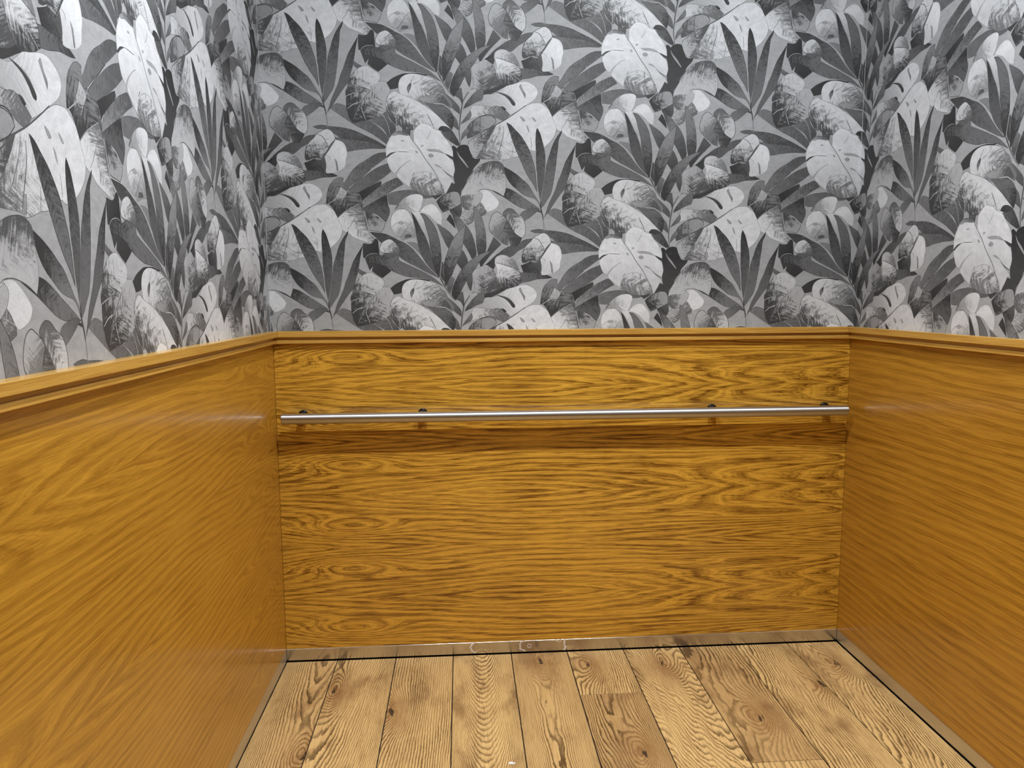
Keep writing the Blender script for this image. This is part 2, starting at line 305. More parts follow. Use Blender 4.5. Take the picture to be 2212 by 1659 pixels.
# ------------------------------------------------------------------ wallpaper print
LEAVES = """
L|9433,15860;9651,16020;9978,15925;10526,15650;10725,15479;10968,15308;11189,15115;11334,14922;11281,14685;10815,15030;10221,15329;9870,15564|128,95,9542,15946,11280,14793,0.70,0
L|10703,15479;10878,15522;11141,15651;11274,15480;11354,15223;11389,14965;11334,14922;11189,15180;10967,15351|118,92,10746,15543,11368,14922,0.70,0
L|11163,15694;11294,15779;11384,15501;11574,15309;11543,15051;11400,14954;11354,15223;11263,15501|112,80,11185,15694,11543,15051,0.70,0
L|11795,15245;12071,15309;12073,15180;12031,14922;11831,15008|105,85,11806,15245,12031,14922,0.70,0
S|10703,15479;10967,15319;11189,15115;11334,14922|1.4,160
S|11152,15693;11263,15501;11354,15223;11400,14965|1.6,165
S|9499,15797;10221,15319;10815,15019;11281,14685|1.4,168
L|9565,14923;9871,14880;10310,14847;10751,14793;11237,14642;11194,14567;10752,14567;10312,14525;9938,14471;9653,14579|118,88,9652,14687,11193,14621,0.90,0
L|8834,15264;8997,15307;9172,15322;9368,15282;9652,15265;9980,15212;10265,15126;10529,15008;10816,14879;11060,14750;11260,14631;11171,14610;10883,14729;10530,14815;10091,14858;9740,14901;9565,15030;9215,15179;8997,15196|105,72,8997,15264,11193,14621,0.80,0
L|8499,15816;8564,15901;8695,15965;8868,16018;9031,16042;9194,15998;9085,15923;8911,15775;8781,15679;8650,15594|122,100,8650,15647,9172,15987,0.50,0
L|11897,18263;12028,18264;12181,18244;12335,18162;12404,17932;12562,17660;12473,17722;12339,17868;12162,18056|142,128,11941,18242,12562,17660,0.50,0
L|10256,17372;10387,17288;10518,17226;10366,17141;10235,17246|120,100,10256,17372,10366,17141,0.50,0
L|11293,19869;11573,19955;11832,19996;12091,20013;12309,19944;12549,19834;12832,19817;12768,19754;12486,19730;12268,19799;12051,19776;11836,19650;11664,19514;11317,19530|98,118,12266,19923,11512,19584,0.90,0
L|12789,19785;12919,19869;13380,19896;13381,19865;13159,19810;13029,19768;12911,19694|62,52,12919,19828,13138,19810,0.20,0
L|11074,20297;11096,20195;10925,20029;10711,19862;10518,19716;10433,19592;10368,19694;10281,19939;10645,20087;10924,20234|66,50,10967,20193,10432,19694,0.50,0
L|11281,21237;11066,21224;10853,21149;10597,20983;10320,20816;10107,20610;9958,20384;9830,20198;9745,20034;9895,20005;10108,20161;10322,20327;10535,20504;10749,20690;10962,20826;11133,20950;11293,21085|124,86,9937,20200,11217,21175,0.80,0
L|11327,20882;11070,20787;10835,20661;10621,20515;10429,20370;10258,20225;10087,20100;9980,19935;9895,19729;10088,19772;10324,19919;10645,20097;10923,20254;11180,20421;11437,20619|118,92,10109,19977,11349,20771,0.80,0
S|10002,20017;10258,20245;10535,20494;10749,20680|1.8,60
S|10749,20684;10962,20822;11293,21075|1.6,170
L|11611,20407;11396,20322;11182,20217;10968,20070;10754,19904;10582,19758;10454,19530;10423,19365;10648,19512;10970,19701;11271,19869;11572,20058;11829,20195;11720,20326|146,88,10541,19531,11655,20326,0.70,0
L|14883,18446;15134,18185;14939,17993;14766,17823;14572,17589;14432,17397;14383,17609;14609,17885;14736,18139|90,62,14977,18268,14507,17525,0.50,0
L|16245,18388;15997,18356;15821,18275;15736,18126;15491,18145;15249,18038;15075,17910;14900,17782;14684,17568;14487,17440;14618,17504;14867,17332;14951,17528;15079,17762;15457,17754;15719,17957;15938,18085;16155,18299|96,60,15385,17954,14731,17463,0.70,0
L|14554,16482;14707,16611;14860,16740;15148,16826;15465,16678;15775,16829;15643,16743;15421,16678;15199,16592;14957,16462;14758,16376;14546,16358|56,50,14755,16461,15532,16679,0.30,0
L|8425,13829;8688,13854;8995,13848;9214,13815;9434,13750;9621,13662;9412,13626;9104,13610;8774,13525;8489,13483|102,62,8994,13676,9390,13696,0.80,0
L|14136,17247;14201,17332;14377,17397;14585,17500;14732,17420;14868,17294;14962,17103;15058,16847;15174,16709;14931,16569;14554,16482;14423,16364;14285,16566;14086,16502;14193,16673;14164,16992|170,74,14403,17206,14925,16825,1.20,0
S|14052,16502;14237,16716;14455,16909;14695,17101|1.8,176
S|14285,16545;14423,16375|2.0,80
L|14901,17570;14946,17740;15121,17830;15300,17810;15481,17722;15617,17617;15765,17299;15580,17362;15377,17424;15085,17529|196,120,15038,17634,15622,17447,0.90,0
L|14901,17570;15085,17529;15377,17435;15603,17351;15762,17256;15818,17043;15830,16862;15752,16819;15466,16657;15197,16677;15082,16783;15021,16975;14962,17103;14991,17294|214,56,15177,17402,15420,16699,0.75,-1
S|15454,17084;15614,16957;15775,16819|1.6,176
S|14906,17549;14991,17273;14962,17103;15047,16847|1.6,176
L|13990,14704;14054,14856;14452,15116;14784,15311;15205,15528;15448,15701;15780,15896;16112,16080;16336,16113;16449,16109;16592,16027;16773,15876;16915,15703;17013,15508;17020,15313;16939,15029;16808,14855;16676,14724;16521,14615;16364,14549;16229,14517;16113,14571;15712,14353;15487,14310;15263,14223;15061,14169;14969,14224;14765,14246;14495,14247;14291,14280;14154,14378;14039,14530|214,92,15580,15008,14153,14443,0.75,0
L|14462,16129;14536,16301;14602,16365;14936,16388;15134,16517;15309,16646;15509,16701;15754,16777;15977,16799;16205,16704;16344,16575;16367,16414;16276,16242;16111,16112;15956,16015;15669,15831;15425,15701;15310,15808;15126,15980;14812,15969;14543,16011|214,170,15874,16520,14542,16043,0.60,0
L|14017,15548;14079,15784;14142,15989;14319,16021;14543,16000;14768,15954;14991,16002;15218,15905;15425,15722;15228,15528;15001,15592;14729,15721;14373,15645|196,100,14211,15871,15179,15657,0.90,0
L|13975,14921;13947,15181;14021,15354;14175,15505;14440,15645;14730,15678;14912,15592;14959,15484;14784,15311;14474,15159;14186,14997|150,74,14667,15505,14028,15029,1.00,-1
L|13991,14683;14066,14856;14475,15116;14784,15311;14961,15398;14833,15138;14638,14834;14465,14573;14269,14291;14109,14400|168,74,14123,14791,14633,15051,1.20,0
S|14934,16456;15114,16421;15295,16346;15456,16196;15585,16025;15606,16078;15523,16218;15385,16346;15248,16421|1.2,66
L|14957,16452;15204,16406;15409,16304;15536,16175;15606,16057;15585,16007;15506,16035;15412,16175;15251,16325|78,66,14980,16431,15573,16046,0.40,0
L|15800,16713;15874,16520;15956,16391;15938,16262;15877,16391;15806,16520;15735,16648|150,120,15802,16648,15936,16305,0.40,0
L|15114,15991;15216,15970;15308,15884;15242,15841;15161,15905|60,50,15149,15959,15263,15873,0.20,0
S|15956,16025;15736,15863;15449,15668;15206,15517;14962,15387;14631,15138;14344,14921;14193,14661|3.2,86
S|14373,15634;14551,15688;14729,15710;14865,15657;14946,15570|2.2,64
S|15210,15333;15195,15051;15135,14790;15031,14464;14969,14224|2.0,88
S|15076,15311;14971,15008;14800,14660;14605,14355|1.6,110
S|15521,14681;15504,14485;15464,14310|1.2,110
L|15075,14507;15119,14529;15082,14223;14992,14224|150,140,15075,14507,15037,14224,0.30,0
L|15764,15680;15878,15615;15948,15529;15882,15496;15812,15572|156,150,15787,15658,15904,15507,0.30,0
L|16170,15659;16263,15594;16322,15507;16265,15507;16195,15594|156,150,16170,15659,16310,15507,0.30,0
L|15975,15399;16045,15312;16085,15138;16025,15225|158,150,15975,15399,16073,15138,0.30,0
S|16123,15008;16152,14790;16147,14593|1.4,110
L|9232,19536;9253,19782;9339,20110;9531,20337;9680,20410;9830,20392;9819,20259;9895,20005;10002,20058;10109,19916;10324,19919;10432,19694;10445,19365;10325,19518;10068,19402;9810,19245;9607,19068;9467,19354;9339,19517|132,62,9681,20053,9510,19437,1.10,0
L|9723,20115;9895,19974;9938,19893;9810,19687;9681,19480;9510,19478;9467,19683;9617,19889|178,80,9809,19973,9574,19520,1.30,0
S|9253,19506;9467,19642;9681,19788;9980,19976|2.6,172
S|9607,19078;9810,19255;10068,19413;10325,19545|2.4,178
L|9607,19068;9810,19245;10068,19402;10325,19533;10434,19365;10500,19077;10544,18830;10610,18664;10687,18499;10839,18355;10732,18204;10547,18259;10287,18350;10093,18431;9963,18555;9769,18656;9693,18862;9635,18986|212,104,9940,18865,10478,19222,0.90,0
L|10434,19376;10670,19522;10971,19691;11271,19849;11296,19499;11345,19376;11331,19190;11214,18930;10975,19134;10758,19225;10520,19263|96,54,11146,19373,11186,19704,0.80,-1
L|10499,19304;10758,19225;10953,19123;11193,18898;11140,18732;11044,18596;10913,18626;10675,18665;10555,18809|156,66,10804,18811,10650,19162,1.20,-1
S|10509,19325;10543,19078;10599,18809;10676,18499;10710,18250|2.4,176
S|10758,19225;10953,19134;11193,18909|2.6,186
S|10326,19364;10198,19115;10027,18824;9898,18658|1.6,120
S|10413,19241;10285,18972;10156,18702|1.4,130
L|9977,16275;10108,16358;10304,16414;10631,16447;10957,16713;11263,16739;11363,16619;11424,16460;11377,16312;11333,16269;11270,16014;11276,15790;10966,15582;10878,15533;10593,15486;10352,15432;10177,15389;10056,15542;10000,15755;9967,15862|176,56,11047,16374,10263,15798,1.10,0
L|10074,16792;10214,16993;10366,17141;10518,17216;10692,17231;10867,17123;11064,16998;11113,16892;11045,16734;10871,16574;10686,16415;10478,16424;10304,16403;10130,16328;9955,16264;9951,16401;10020,16571|198,62,10694,16975,10086,16444,1.00,0
S|10675,16404;10871,16574;11066,16744|2.4,176
S|10085,16782;10302,16815;10564,16774|1.4,80
S|9955,16253;10130,16328;10326,16392|2.2,176
S|10000,15851;10174,15990;10371,16064;10284,15990|2.4,190
S|10198,15500;10285,15735;10459,15905|1.4,150
S|10459,15905;10504,15735;10593,15500|2.2,180
S|10437,16033;10610,16267;10828,16501|1.8,70
L|7405,16686;7534,16707;7706,16687;7921,16667;8029,16699;8201,16647;8416,16522;8610,16386;8869,16218;9085,16071;9172,15997;8999,16039;8825,16007;8695,15996;8435,16080;8198,16227;7940,16394;7705,16519|118,62,8393,16354,8136,16584,0.90,0
L|7958,17410;7978,17212;8052,17024;8201,16815;8395,16648;8610,16481;8783,16408;8977,16356;9097,16251;9194,16039;9151,16230;9043,16398;8913,16608;8762,16839;8612,16964;8418,17131;8204,17276|126,56,8740,16650,8396,16963,0.55,0
L|8053,18869;8147,18582;8242,18294;8358,17984;8507,17653;8656,17320;8806,17049;8978,16798;9086,16567;9061,16798;9044,17071;9001,17385;8926,17656;8809,17988;8670,18235;8510,18462;8329,18646;8191,18789|118,58,8700,17592,8148,18685,0.80,-1
L|9089,18705;9050,18570;9035,18239;9049,17906;9055,17531;9076,17176;9097,16862;9134,16546;9194,16293;9227,16483;9303,16884;9351,17282;9368,17700;9325,18033;9261,18282;9186,18530|98,52,9217,17491,9110,18405,0.70,0
L|9943,18651;9810,18473;9691,18286;9584,18056;9508,17806;9422,17555;9368,17220;9325,16905;9270,16589;9227,16314;9216,16018;9324,16146;9433,16315;9542,16484;9617,16738;9676,17074;9725,17389;9757,17703;9800,18037;9831,18328;9907,18495|112,66,9498,17074,9821,18328,0.70,0
L|10409,18156;10297,17978;10168,17769;10060,17580;9974,17349;9888,17118;9802,16928;9715,16654;9607,16421;9477,16146;9401,15913;9324,15700;9390,15807;9520,15966;9672,16199;9846,16443;9976,16613;10067,16719;10138,16993;10213,17224;10277,17539;10324,17791;10384,18042|102,54,9975,16971,10298,17916,0.70,0
S|9194,16304;9216,16008;9270,15796;9298,15605|4.4,70
S|9298,15648;9313,15435;9324,15222|3.0,128
L|9064,15928;9150,15955;9237,15924;9259,15860;9172,15892|60,60,9064,15944,9259,15860,0.20,0
S|9076,17281;9097,16756;9194,16230|1.4,170
L|10426,18229;10686,18203;10815,18358;10869,18379;10928,18317;10948,18046;10976,17795;10733,17710;10472,17729;10417,17750;10410,18000|62,48,10513,18126,10862,17920,0.50,0
L|10472,17729;10626,17315;10745,17469;10703,17290;10867,17165;11047,17050;11346,17284;11302,17378;11039,17502;10733,17647|60,48,10625,17605,11064,17082,0.30,0
L|5637,16251;5734,16356;5928,16492;6164,16577;6356,16567;6460,16400;6462,16169;6306,16054;6091,15969;5844,15878;5729,16062|150,52,6225,16357,5774,16167,1.20,0
S|5637,16293;5756,16398;5929,16513;6164,16598;6356,16588|1.8,168
L|6080,15958;6306,16075;6479,16170;6516,15749;6429,15643;6259,15791;6132,15853|92,54,6434,16064,6154,15895,0.70,0
L|5968,15643;6089,15832;6214,15601;6274,15337;6169,15449|62,52,6045,15748,6190,15474,0.40,0
L|6461,16442;6740,16527;7037,16297;7208,16151;7314,16004;7323,15835;7160,15746;7033,15940;6880,16076;6890,15602;6684,15454;6536,15643;6364,15643;6496,15854;6479,16170|178,96,6801,16233,7205,15856,1.20,0
L|6703,16996;6855,17205;7049,17394;7264,17524;7521,17594;7735,17589;7916,17482;7969,17274;7989,17065;8019,16814;7992,16605;7924,16432;7663,16578;7341,16661;7105,16639;6911,16474;6696,16432;6483,16452;6463,16598;6594,16787|182,78,7451,16895,7521,17584,0.95,0
L|6911,16486;7105,16616;7341,16638;7555,16499;7725,16310;7768,16205;7663,16021;7399,15909;7313,15972;7208,16151;7038,16318|216,200,7338,16319,6954,16486,0.50,0
S|7105,16639;7341,16665;7663,16578;7924,16432|1.6,74
S|6461,16473;6550,16682;6702,16933;6855,17184|2.0,70
L|6460,16389;6697,16474;6911,16453;7105,16601;7211,16476;7122,16223;6863,16012;6647,15970;6478,16137|176,92,6909,16307,6545,16305,1.20,0
L|4261,15964;4372,16173;4524,16330;4717,16445;4908,16488;5099,16472;5186,16384;5157,16217;5089,16008;4959,15861;4789,15881;4622,15986;4432,16006|214,150,4905,16321,4413,16131,0.70,0
L|4077,15535;4107,15723;4239,15912;4410,15986;4600,15976;4746,15829;4827,15641;4884,15304;4932,15051;4707,15019;4471,14935;4388,15030;4219,15093;4138,15262;4089,15398|212,140,4403,15682,4686,15051,0.60,0
L|5088,15931;5240,16082;5411,16156;5560,16125;5696,15978;5794,15832;5813,15705;5794,15474;5635,15537;5404,15768;5193,15868|216,200,5450,15957,5699,15537,0.40,0
L|4768,15882;4981,15914;5172,15883;5263,15641;5339,15152;5211,15157;5058,15473;4914,15746|208,170,4980,15851,5266,15220,0.60,0
L|4336,15556;4443,15588;4531,15525;4441,15472;4335,15493|160,160,4336,15556,4526,15514,0.30,0
S|4131,15398;4250,15514;4379,15556|1.4,110
S|4399,15030;4541,15220;4673,15430;4804,15557|1.4,90
L|4516,15030;4582,15135;4731,15135;4772,15068;4622,15030|110,90,4516,15030,4730,15114,0.60,0
S|4410,15975;4600,15976;4745,15808;4806,15641|1.4,140
S|4230,15975;4306,16079;4371,16142|3.0,64
S|4501,16268;4605,16164;4708,16039;4811,15892|2.6,150
L|10662,18606;10857,18587;11161,18548;11445,18426;11635,18323;11854,18221;12074,18055;12274,17826;12475,17575;12654,17365;12833,17197;12967,17060;12745,17154;12479,17290;12192,17447;11905,17592;11641,17779;11420,17987;11245,18153;11048,18245;10858,18421|104,70,12077,17824,10873,18504,0.80,0
L|10472,17729;10623,17845;10862,17868;11036,17817;11166,17897;11472,17862;11614,17779;11631,17653;11824,17550;12292,17331;12708,17112;12954,16922;13134,16753;12889,16880;12556,17016;12181,17067;11939,17087;11609,17190;11302,17336;11039,17502;10733,17584;10581,17583|112,62,11387,17610,10624,17709,1.00,0
S|10472,17708;10580,17834;10775,17888;10927,17858|1.6,170
S|10993,17848;11166,17897;11428,17866|1.4,160
L|10974,18036;11055,18235;11206,18340;11358,18362;11534,18218;11644,18052;11667,17926;11603,17810;11341,17878;11036,17921|200,96,11251,18174,11559,17883,1.00,-1
L|12081,19273;12138,19036;12196,18766;12232,18516;12280,18245;12338,17994;12429,17764;12564,17533;12743,17323;12922,17155;12829,17430;12771,17640;12734,17871;12665,18102;12596,18310;12517,18498;12393,18726;12281,18954;12170,19150|92,58,12358,18141,12215,18974,0.70,0
L|12375,19245;12498,19018;12567,18770;12613,18603;12672,18374;12698,18102;12756,17871;12782,17598;12841,17345;12967,17071;13033,17114;13060,17431;13071,17726;13058,17979;13024,18272;12942,18606;12851,18814;12717,19000;12539,19185|112,60,12771,18354,12960,17515,0.70,-1
L|12937,18888;13051,18607;13143,18399;13234,18190;13325,18044;13388,18191;13520,18423;13358,18610;13158,18754|110,84,13027,18732,13344,18191,0.60,0
L|13079,17642;13157,17548;13140,17305;13169,16902;13022,17071;13050,17389|90,70,13112,17600,13077,17093,0.50,1
L|13788,18005;13879,17880;13985,17585;13845,17415;13758,17340;13598,17561;13705,17773|92,74,13789,17942,13756,17393,0.40,0
L|13392,19361;13480,19133;13550,18925;13666,18623;13913,18866;13722,19073;13521,19300|128,74,13640,18822,13455,19278,0.80,0
L|13914,18856;14016,18721;14107,18575;14189,18366;14250,18114;14274,17819;14126,17692;14034,17881;13919,18091;13827,18258;13865,18573|108,72,13997,18574,14211,17861,0.60,0
L|14192,19515;14207,19203;14232,18890;14272,18577;14282,18157;14341,17809;14597,17948;14613,18454;14565,18789;14469,19102;14332,19350|132,72,14325,18682,14539,18032,0.70,0
L|13929,18866;13817,18740;13666,18592;13516,18423;13388,18191;13304,17960;13220,17727;13158,17516;13148,17305;13154,17093;13194,16711;13343,17030;13429,17158;13492,17328;13620,17604;13703,17836;13787,18068;13827,18279;13886,18615|146,58,13609,18151,13318,17179,0.55,-1
S|13925,18856;13790,18447;13611,18025;13399,17602;13273,17263|1.0,120
L|13259,16818;13386,17116;13521,17010;13416,16670;13353,16499;13273,16626|118,90,13410,17031,13329,16584,0.50,0
L|14789,17950;14586,17923;14345,17816;14171,17692;13974,17564;13779,17351;13651,17138;13523,16904;13439,16670;13409,16478;13524,16271;13643,16415;13771,16671;13899,16906;14050,17119;14244,17375;14394,17609;14567,17779|134,54,14283,17629,13553,16500,0.45,-1
L|14116,17162;14133,16886;14073,16587;13992,16736;13931,16970;14028,17119|100,78,14095,17098,14038,16672,0.50,0
S|13011,17061;13148,16817;13285,16584;13467,16329|5.0,62
S|13033,17114;13171,16796;13239,16669;13376,16456;13535,16265|1.6,165
S|14031,16449;13848,16149;13797,15934;13757,15698;13726,15397;13702,15116;13744,14705|4.2,84
S|14065,16449;13882,16138;13831,15924;13786,15698|1.4,150
L|13210,16424;13424,16254;13605,16084;13731,15913;13728,15715;13475,15923;13315,16169|112,88,13267,16339,13700,15784,0.50,0
L|13795,16576;13836,16234;13818,16009;13736,16213;13567,16315;13686,16512|98,74,13686,16469,13805,16084,0.50,0
L|14552,16558;14375,16514;14200,16385;14048,16214;13918,16042;13849,15891;14052,15988;14273,16107;14483,16193;14535,16365|112,74,14312,16343,13897,15956,0.60,0
L|14089,15838;13948,15655;13818,15483;13757,15386;13907,15472;14061,15569;14126,15699|122,96,14057,15784,13797,15418,0.40,0
L|13501,15687;13616,15547;13675,15353;13681,15192;13554,15289;13441,15353|112,90,13502,15655,13666,15245,0.40,0
L|13989,15289;13847,15138;13783,15008;13759,14845;13895,14997;14026,15138|128,104,13957,15224,13785,14900,0.40,0
L|13055,15137;13221,15213;13421,15207;13559,15029;13674,14835;13726,14700;13632,14687;13406,14824;13202,14982|104,62,13111,15137,13676,14748,0.80,0
L|6186,18066;6250,18096;6366,18000;6409,18068;6569,18127;6728,18095;6783,17951;6883,17724;6967,17667;7138,17668;7115,17581;6921,17362;6855,17205;6703,16996;6615,16787;6484,16598;6460,16368;6388,16546;6185,16576;5971,16492;6147,16868;6274,16827;6235,17056;6271,17306;6262,17472;6203,17740;6230,17885|66,46,6386,17161,6567,17970,0.60,0
L|6344,17948;6437,17783;6583,17619;6750,17367;6708,17381;6519,17598;6394,17783|150,150,6344,17948,6708,17391,0.20,0
L|11308,16699;11503,16852;11787,16980;11940,17013;12335,17029;12711,16964;12382,16877;11834,16663;11671,16535;11430,16487|54,48,11505,16661,12050,17003,0.20,0
L|11697,16620;11760,16832;11913,16955;12131,17007;12396,16983;12661,16921;12927,16816;13062,16668;13197,16562;13290,16328;13495,16051;13431,15900;13095,16028;12764,15985;12497,16027;12210,16069;11921,16196;11743,16365|210,112,12200,16770,12982,16156,0.95,0
L|12318,16230;12648,16295;12891,16338;13202,16275;13407,15976;13207,15997;12896,16022;12585,16060|150,80,12650,16188,13206,16040,1.00,0
L|12541,16092;12896,16028;13207,15986;13410,15830;13530,15590;13511,15396;13470,15211;13217,15418;12945,15718|112,54,13122,15761,13419,15310,0.80,0
S|12895,16050;13184,16029;13409,15869|2.4,190
S|12242,16940;12134,16770;12050,16451;12030,16324|1.6,70
S|12927,16812;12707,16773;12489,16644|1.6,70
S|13244,16392;12977,16476;12733,16518;12535,16474|1.4,80
L|11983,16557;12091,16706;12125,16664;12094,16515;12018,16388|130,90,11983,16557,12070,16664,0.50,0
L|11298,15800;11274,16014;11327,16227;11425,16376;11567,16440;11699,16377;11876,16303;12142,16208;12386,16091;12654,15921;12945,15707;13217,15439;13455,15207;13088,15127;12910,15137;12864,15245;12641,15310;12329,15369;12242,15245;12066,15176;11822,15240;11666,15369;11633,15309;11444,15480|214,72,12211,15973,11733,15309,1.00,0
L|12998,15202;13085,15310;13263,15310;13444,15211;13200,15137|70,60,13220,15267,13088,15181,0.50,0
S|11622,15352;11597,15609;11639,15865|2.2,190
S|12635,15717;12749,15503;12841,15310|2.2,76
S|11969,15898;12055,16058|1.8,66
L|11822,15223;12022,15180;12067,15094;12014,14922;11801,15094|100,80,11844,15202,12002,14965,0.50,0
L|4800,18346;4759,18407;4677,18488;4573,18528;4365,18557;4216,18464;4107,18299;4020,18155;3977,17950;3978,17724;4117,17828;4349,17891;4179,17804;4008,17663;4044,17457;4124,17272;4258,17165;4356,17294;4485,17419;4376,17253;4330,17083;4557,16860;4744,16712;4828,16691;4974,16588;5162,16468;5332,16443;5544,16444;5800,16491;5929,16508;6081,16722;6169,16910;6275,16848;6170,16993;6044,17113;5898,17262;6066,17159;6214,17073;6270,17264;6262,17409;6201,17595;5950,17821;6076,17781;6224,17728;6215,17885;6165,18029;6062,18213;5937,18377;5793,18560;5625,18620;5459,18745;5292,18805;5145,18799;4996,18675;4909,18531;4916,18368;4902,18224|216,196,5127,17877,5106,16842,0.45,0
L|4743,16695;4791,16945;4943,17132;5177,17237;5389,17217;5640,17053;5848,16783;5918,16512;5800,16491;5544,16444;5332,16443;5162,16468;4974,16588|208,108,5432,17259,5206,16531,1.20,0
L|4152,18422;4365,18557;4573,18528;4677,18488;4738,18407;4571,18426;4404,18445;4256,18403|150,100,4403,18404,4469,18548,0.90,0
S|4800,18346;4922,18183;5107,17938;5311,17610;5559,17281;5744,16929;5929,16508|2.2,96
S|4748,17870;4538,17883;4349,17885|2.2,110
L|3978,17720;4117,17838;4307,17881;4137,17787;4029,17684|66,60,4010,17745,4285,17870,0.20,0
S|4805,17607;4656,17533;4506,17419;4377,17294|1.6,140
L|5318,17961;5572,17979;5782,17933;5960,17821;5718,17881;5444,17900|160,160,5318,17961,5866,17882,0.30,0
L|5939,17842;6097,17781;6228,17720;6212,17637;6075,17719|60,56,5950,17842,6202,17678,0.20,0
L|5584,17467;5689,17458;5857,17345;5667,17416|150,150,5584,17467,5857,17345,0.30,0
S|5857,17324;6024,17159;6214,17056|1.8,74
L|5388,17776;5474,17828;5568,17777;5546,17725;5472,17704;5409,17730|148,148,5388,17776,5567,17736,0.30,0
L|4483,18251;4567,18262;4587,18226;4503,18217|160,160,4483,18251,4587,18226,0.30,0
L|4942,17927;5022,17897;5037,17835;4989,17845|160,160,4942,17927,5037,17835,0.30,0
L|5142,18093;5216,18114;5236,18073;5162,18046|165,165,5142,18093,5236,18073,0.30,0
L|5431,17197;5484,17197;5474,17031;5445,17073|160,150,5431,17197,5460,17052,0.30,0
S|5460,17073;5497,16782;5545,16490|1.6,90
S|4923,17215;4836,17090|2.0,74
S|5199,17237;5174,17050|1.0,130
S|5477,18557;5389,18372;5303,18289|1.6,130
L|15333,19027;15219,19151;15106,19234;14983,19291;14842,19189;14763,19021;14723,18832;14745,18665;14825,18550;15030,18348;15149,18459;15231,18712|172,112,14913,19002,15186,18732,1.00,-1
L|15333,19027;15206,19214;15258,19319;15389,19404;15544,19374;15681,19240;15844,19137;15938,18970;15980,18740;15952,18508;15862,18402;15636,18505;15451,18756|196,98,15805,18801,15438,19216,1.20,-1
L|15333,19027;15252,18733;15060,18458;15030,18342;15155,18223;15267,18186;15368,18155;15400,18377;15445,18187;15525,18129;15714,18122;15799,18275;15862,18402;15635,18547;15472,18798|128,68,15197,18333,15597,18336,0.80,0
S|15333,19027;15449,18840;15566,18631|3.0,84
S|14814,18550;15019,18348;15155,18223;15357,18140|1.2,165
S|15623,18946;15779,18916;15913,18907|1.2,190
S|15575,19092;15751,19115;15863,19074|1.2,90
S|15653,18674;15768,18548;15881,18486|1.4,190
L|9543,14858;9674,14826;9828,14751;9911,14601;9943,14364;9899,14235;9856,13976;9697,13846;9627,13808;9543,13782;9324,13750;9225,13761;9214,13934;9083,14129;9214,14322;9368,14623|220,196,9609,14472,9258,13848,0.35,0
L|8953,15030;9084,15115;9280,15196;9433,15147;9532,15008;9554,14858;9433,14730;9357,14612;9236,14365;9039,14129;8907,14021;8689,14173;8580,14173;8547,14259;8559,14452;8603,14613;8691,14752;8866,14912|206,62,9084,14837,8733,14194,0.80,-1
L|8579,14104;8776,14194;9039,14129;9192,14279;9236,14020;9214,13837;8819,13832;8600,13858;8514,14087|92,54,9148,14150,8688,13936,0.60,0
S|8603,14613;8778,14645;8996,14677|1.6,74
S|8953,15034;9149,14944;9280,14730;9346,14623|2.0,72
L|9357,14612;9433,14730;9565,14837;9433,14644;9302,14451;9039,14129|100,84,9433,14730,9127,14193,0.40,0
L|9521,14235;9598,14127;9631,13825;9587,13847;9565,14041|140,120,9521,14235,9620,13846,0.30,0
S|8579,14119;8755,14198;8820,14237|2.0,186
S|9258,14344;9357,14279;9368,14193|1.2,120
"""
VA = (0.7262, -0.3410); VB = (-0.7300, -0.3382)
def parse():
    out = []
    for i, ln in enumerate(LEAVES.strip().split('\n')):
        k, pts, pr = ln.split('|')
        pts = [tuple(int(c) * 1e-4 for c in p.split(',')) for p in pts.split(';')]
        pr = [float(c) for c in pr.split(',')]
        out.append((k, pts, pr))
    return out
def smooth_closed(p, closed=True):
    n = len(p); out = []
    def corner(i):
        a = Vector(p[i]) - Vector(p[i - 1]); b = Vector(p[(i + 1) % n]) - Vector(p[i])
        if a.length < 1e-6 or b.length < 1e-6: return True
        return a.angle(b) > math.radians(62)
    rng = range(n if closed else n - 1)
    for i in rng:
        p1 = Vector(p[i]); p2 = Vector(p[(i + 1) % n])
        p0 = Vector(p[i - 1]) if (closed or i > 0) else p1
        p3 = Vector(p[(i + 2) % n]) if (closed or i < n - 2) else p2
        if corner(i) or (not closed and i == 0): p0 = p1 - (p2 - p1) * 0.3
        if corner((i + 1) % n) or (not closed and i == n - 2): p3 = p2 + (p2 - p1) * 0.3
        d = (p2 - p1).length
        # clamp tangents so uneven spacing does not overshoot
        def tan(a, b):
            t = (b - a) * 0.5
            return t if t.length < d else t * (d / t.length)
        t1 = tan(p0, p2); t2 = tan(p1, p3)
        for s in (0.0, 0.34, 0.67):
            h1 = 2 * s ** 3 - 3 * s ** 2 + 1; h2 = s ** 3 - 2 * s ** 2 + s; h3 = -2 * s ** 3 + 3 * s ** 2; h4 = s ** 3 - s ** 2
            q = p1 * h1 + t1 * h2 + p2 * h3 + t2 * h4
            out.append((q.x, q.y))
    if not closed: out.append(p[-1])
    return out
def ribbon(p, w, taper=True, closed=False):
    n = len(p); L, R = [], []
    for i in range(n):
        a = Vector(p[(i - 1) % n if closed else max(i - 1, 0)]); b = Vector(p[(i + 1) % n if closed else min(i + 1, n - 1)])
        d = (b - a)
        if d.length < 1e-7: d = Vector((1, 0))
        d.normalize(); nn = Vector((-d.y, d.x))
        ww = w / 2
        if taper:
            s = i / (n - 1); ww *= 0.35 + 0.65 * math.sin(math.pi * min(1, max(0, 0.12 + s * 0.8)))
        L.append(tuple(Vector(p[i]) + nn * ww)); R.append(tuple(Vector(p[i]) - nn * ww))
    return [(L[i], R[i], R[(i + 1) % n], L[(i + 1) % n]) for i in range(n if closed else n - 1)]
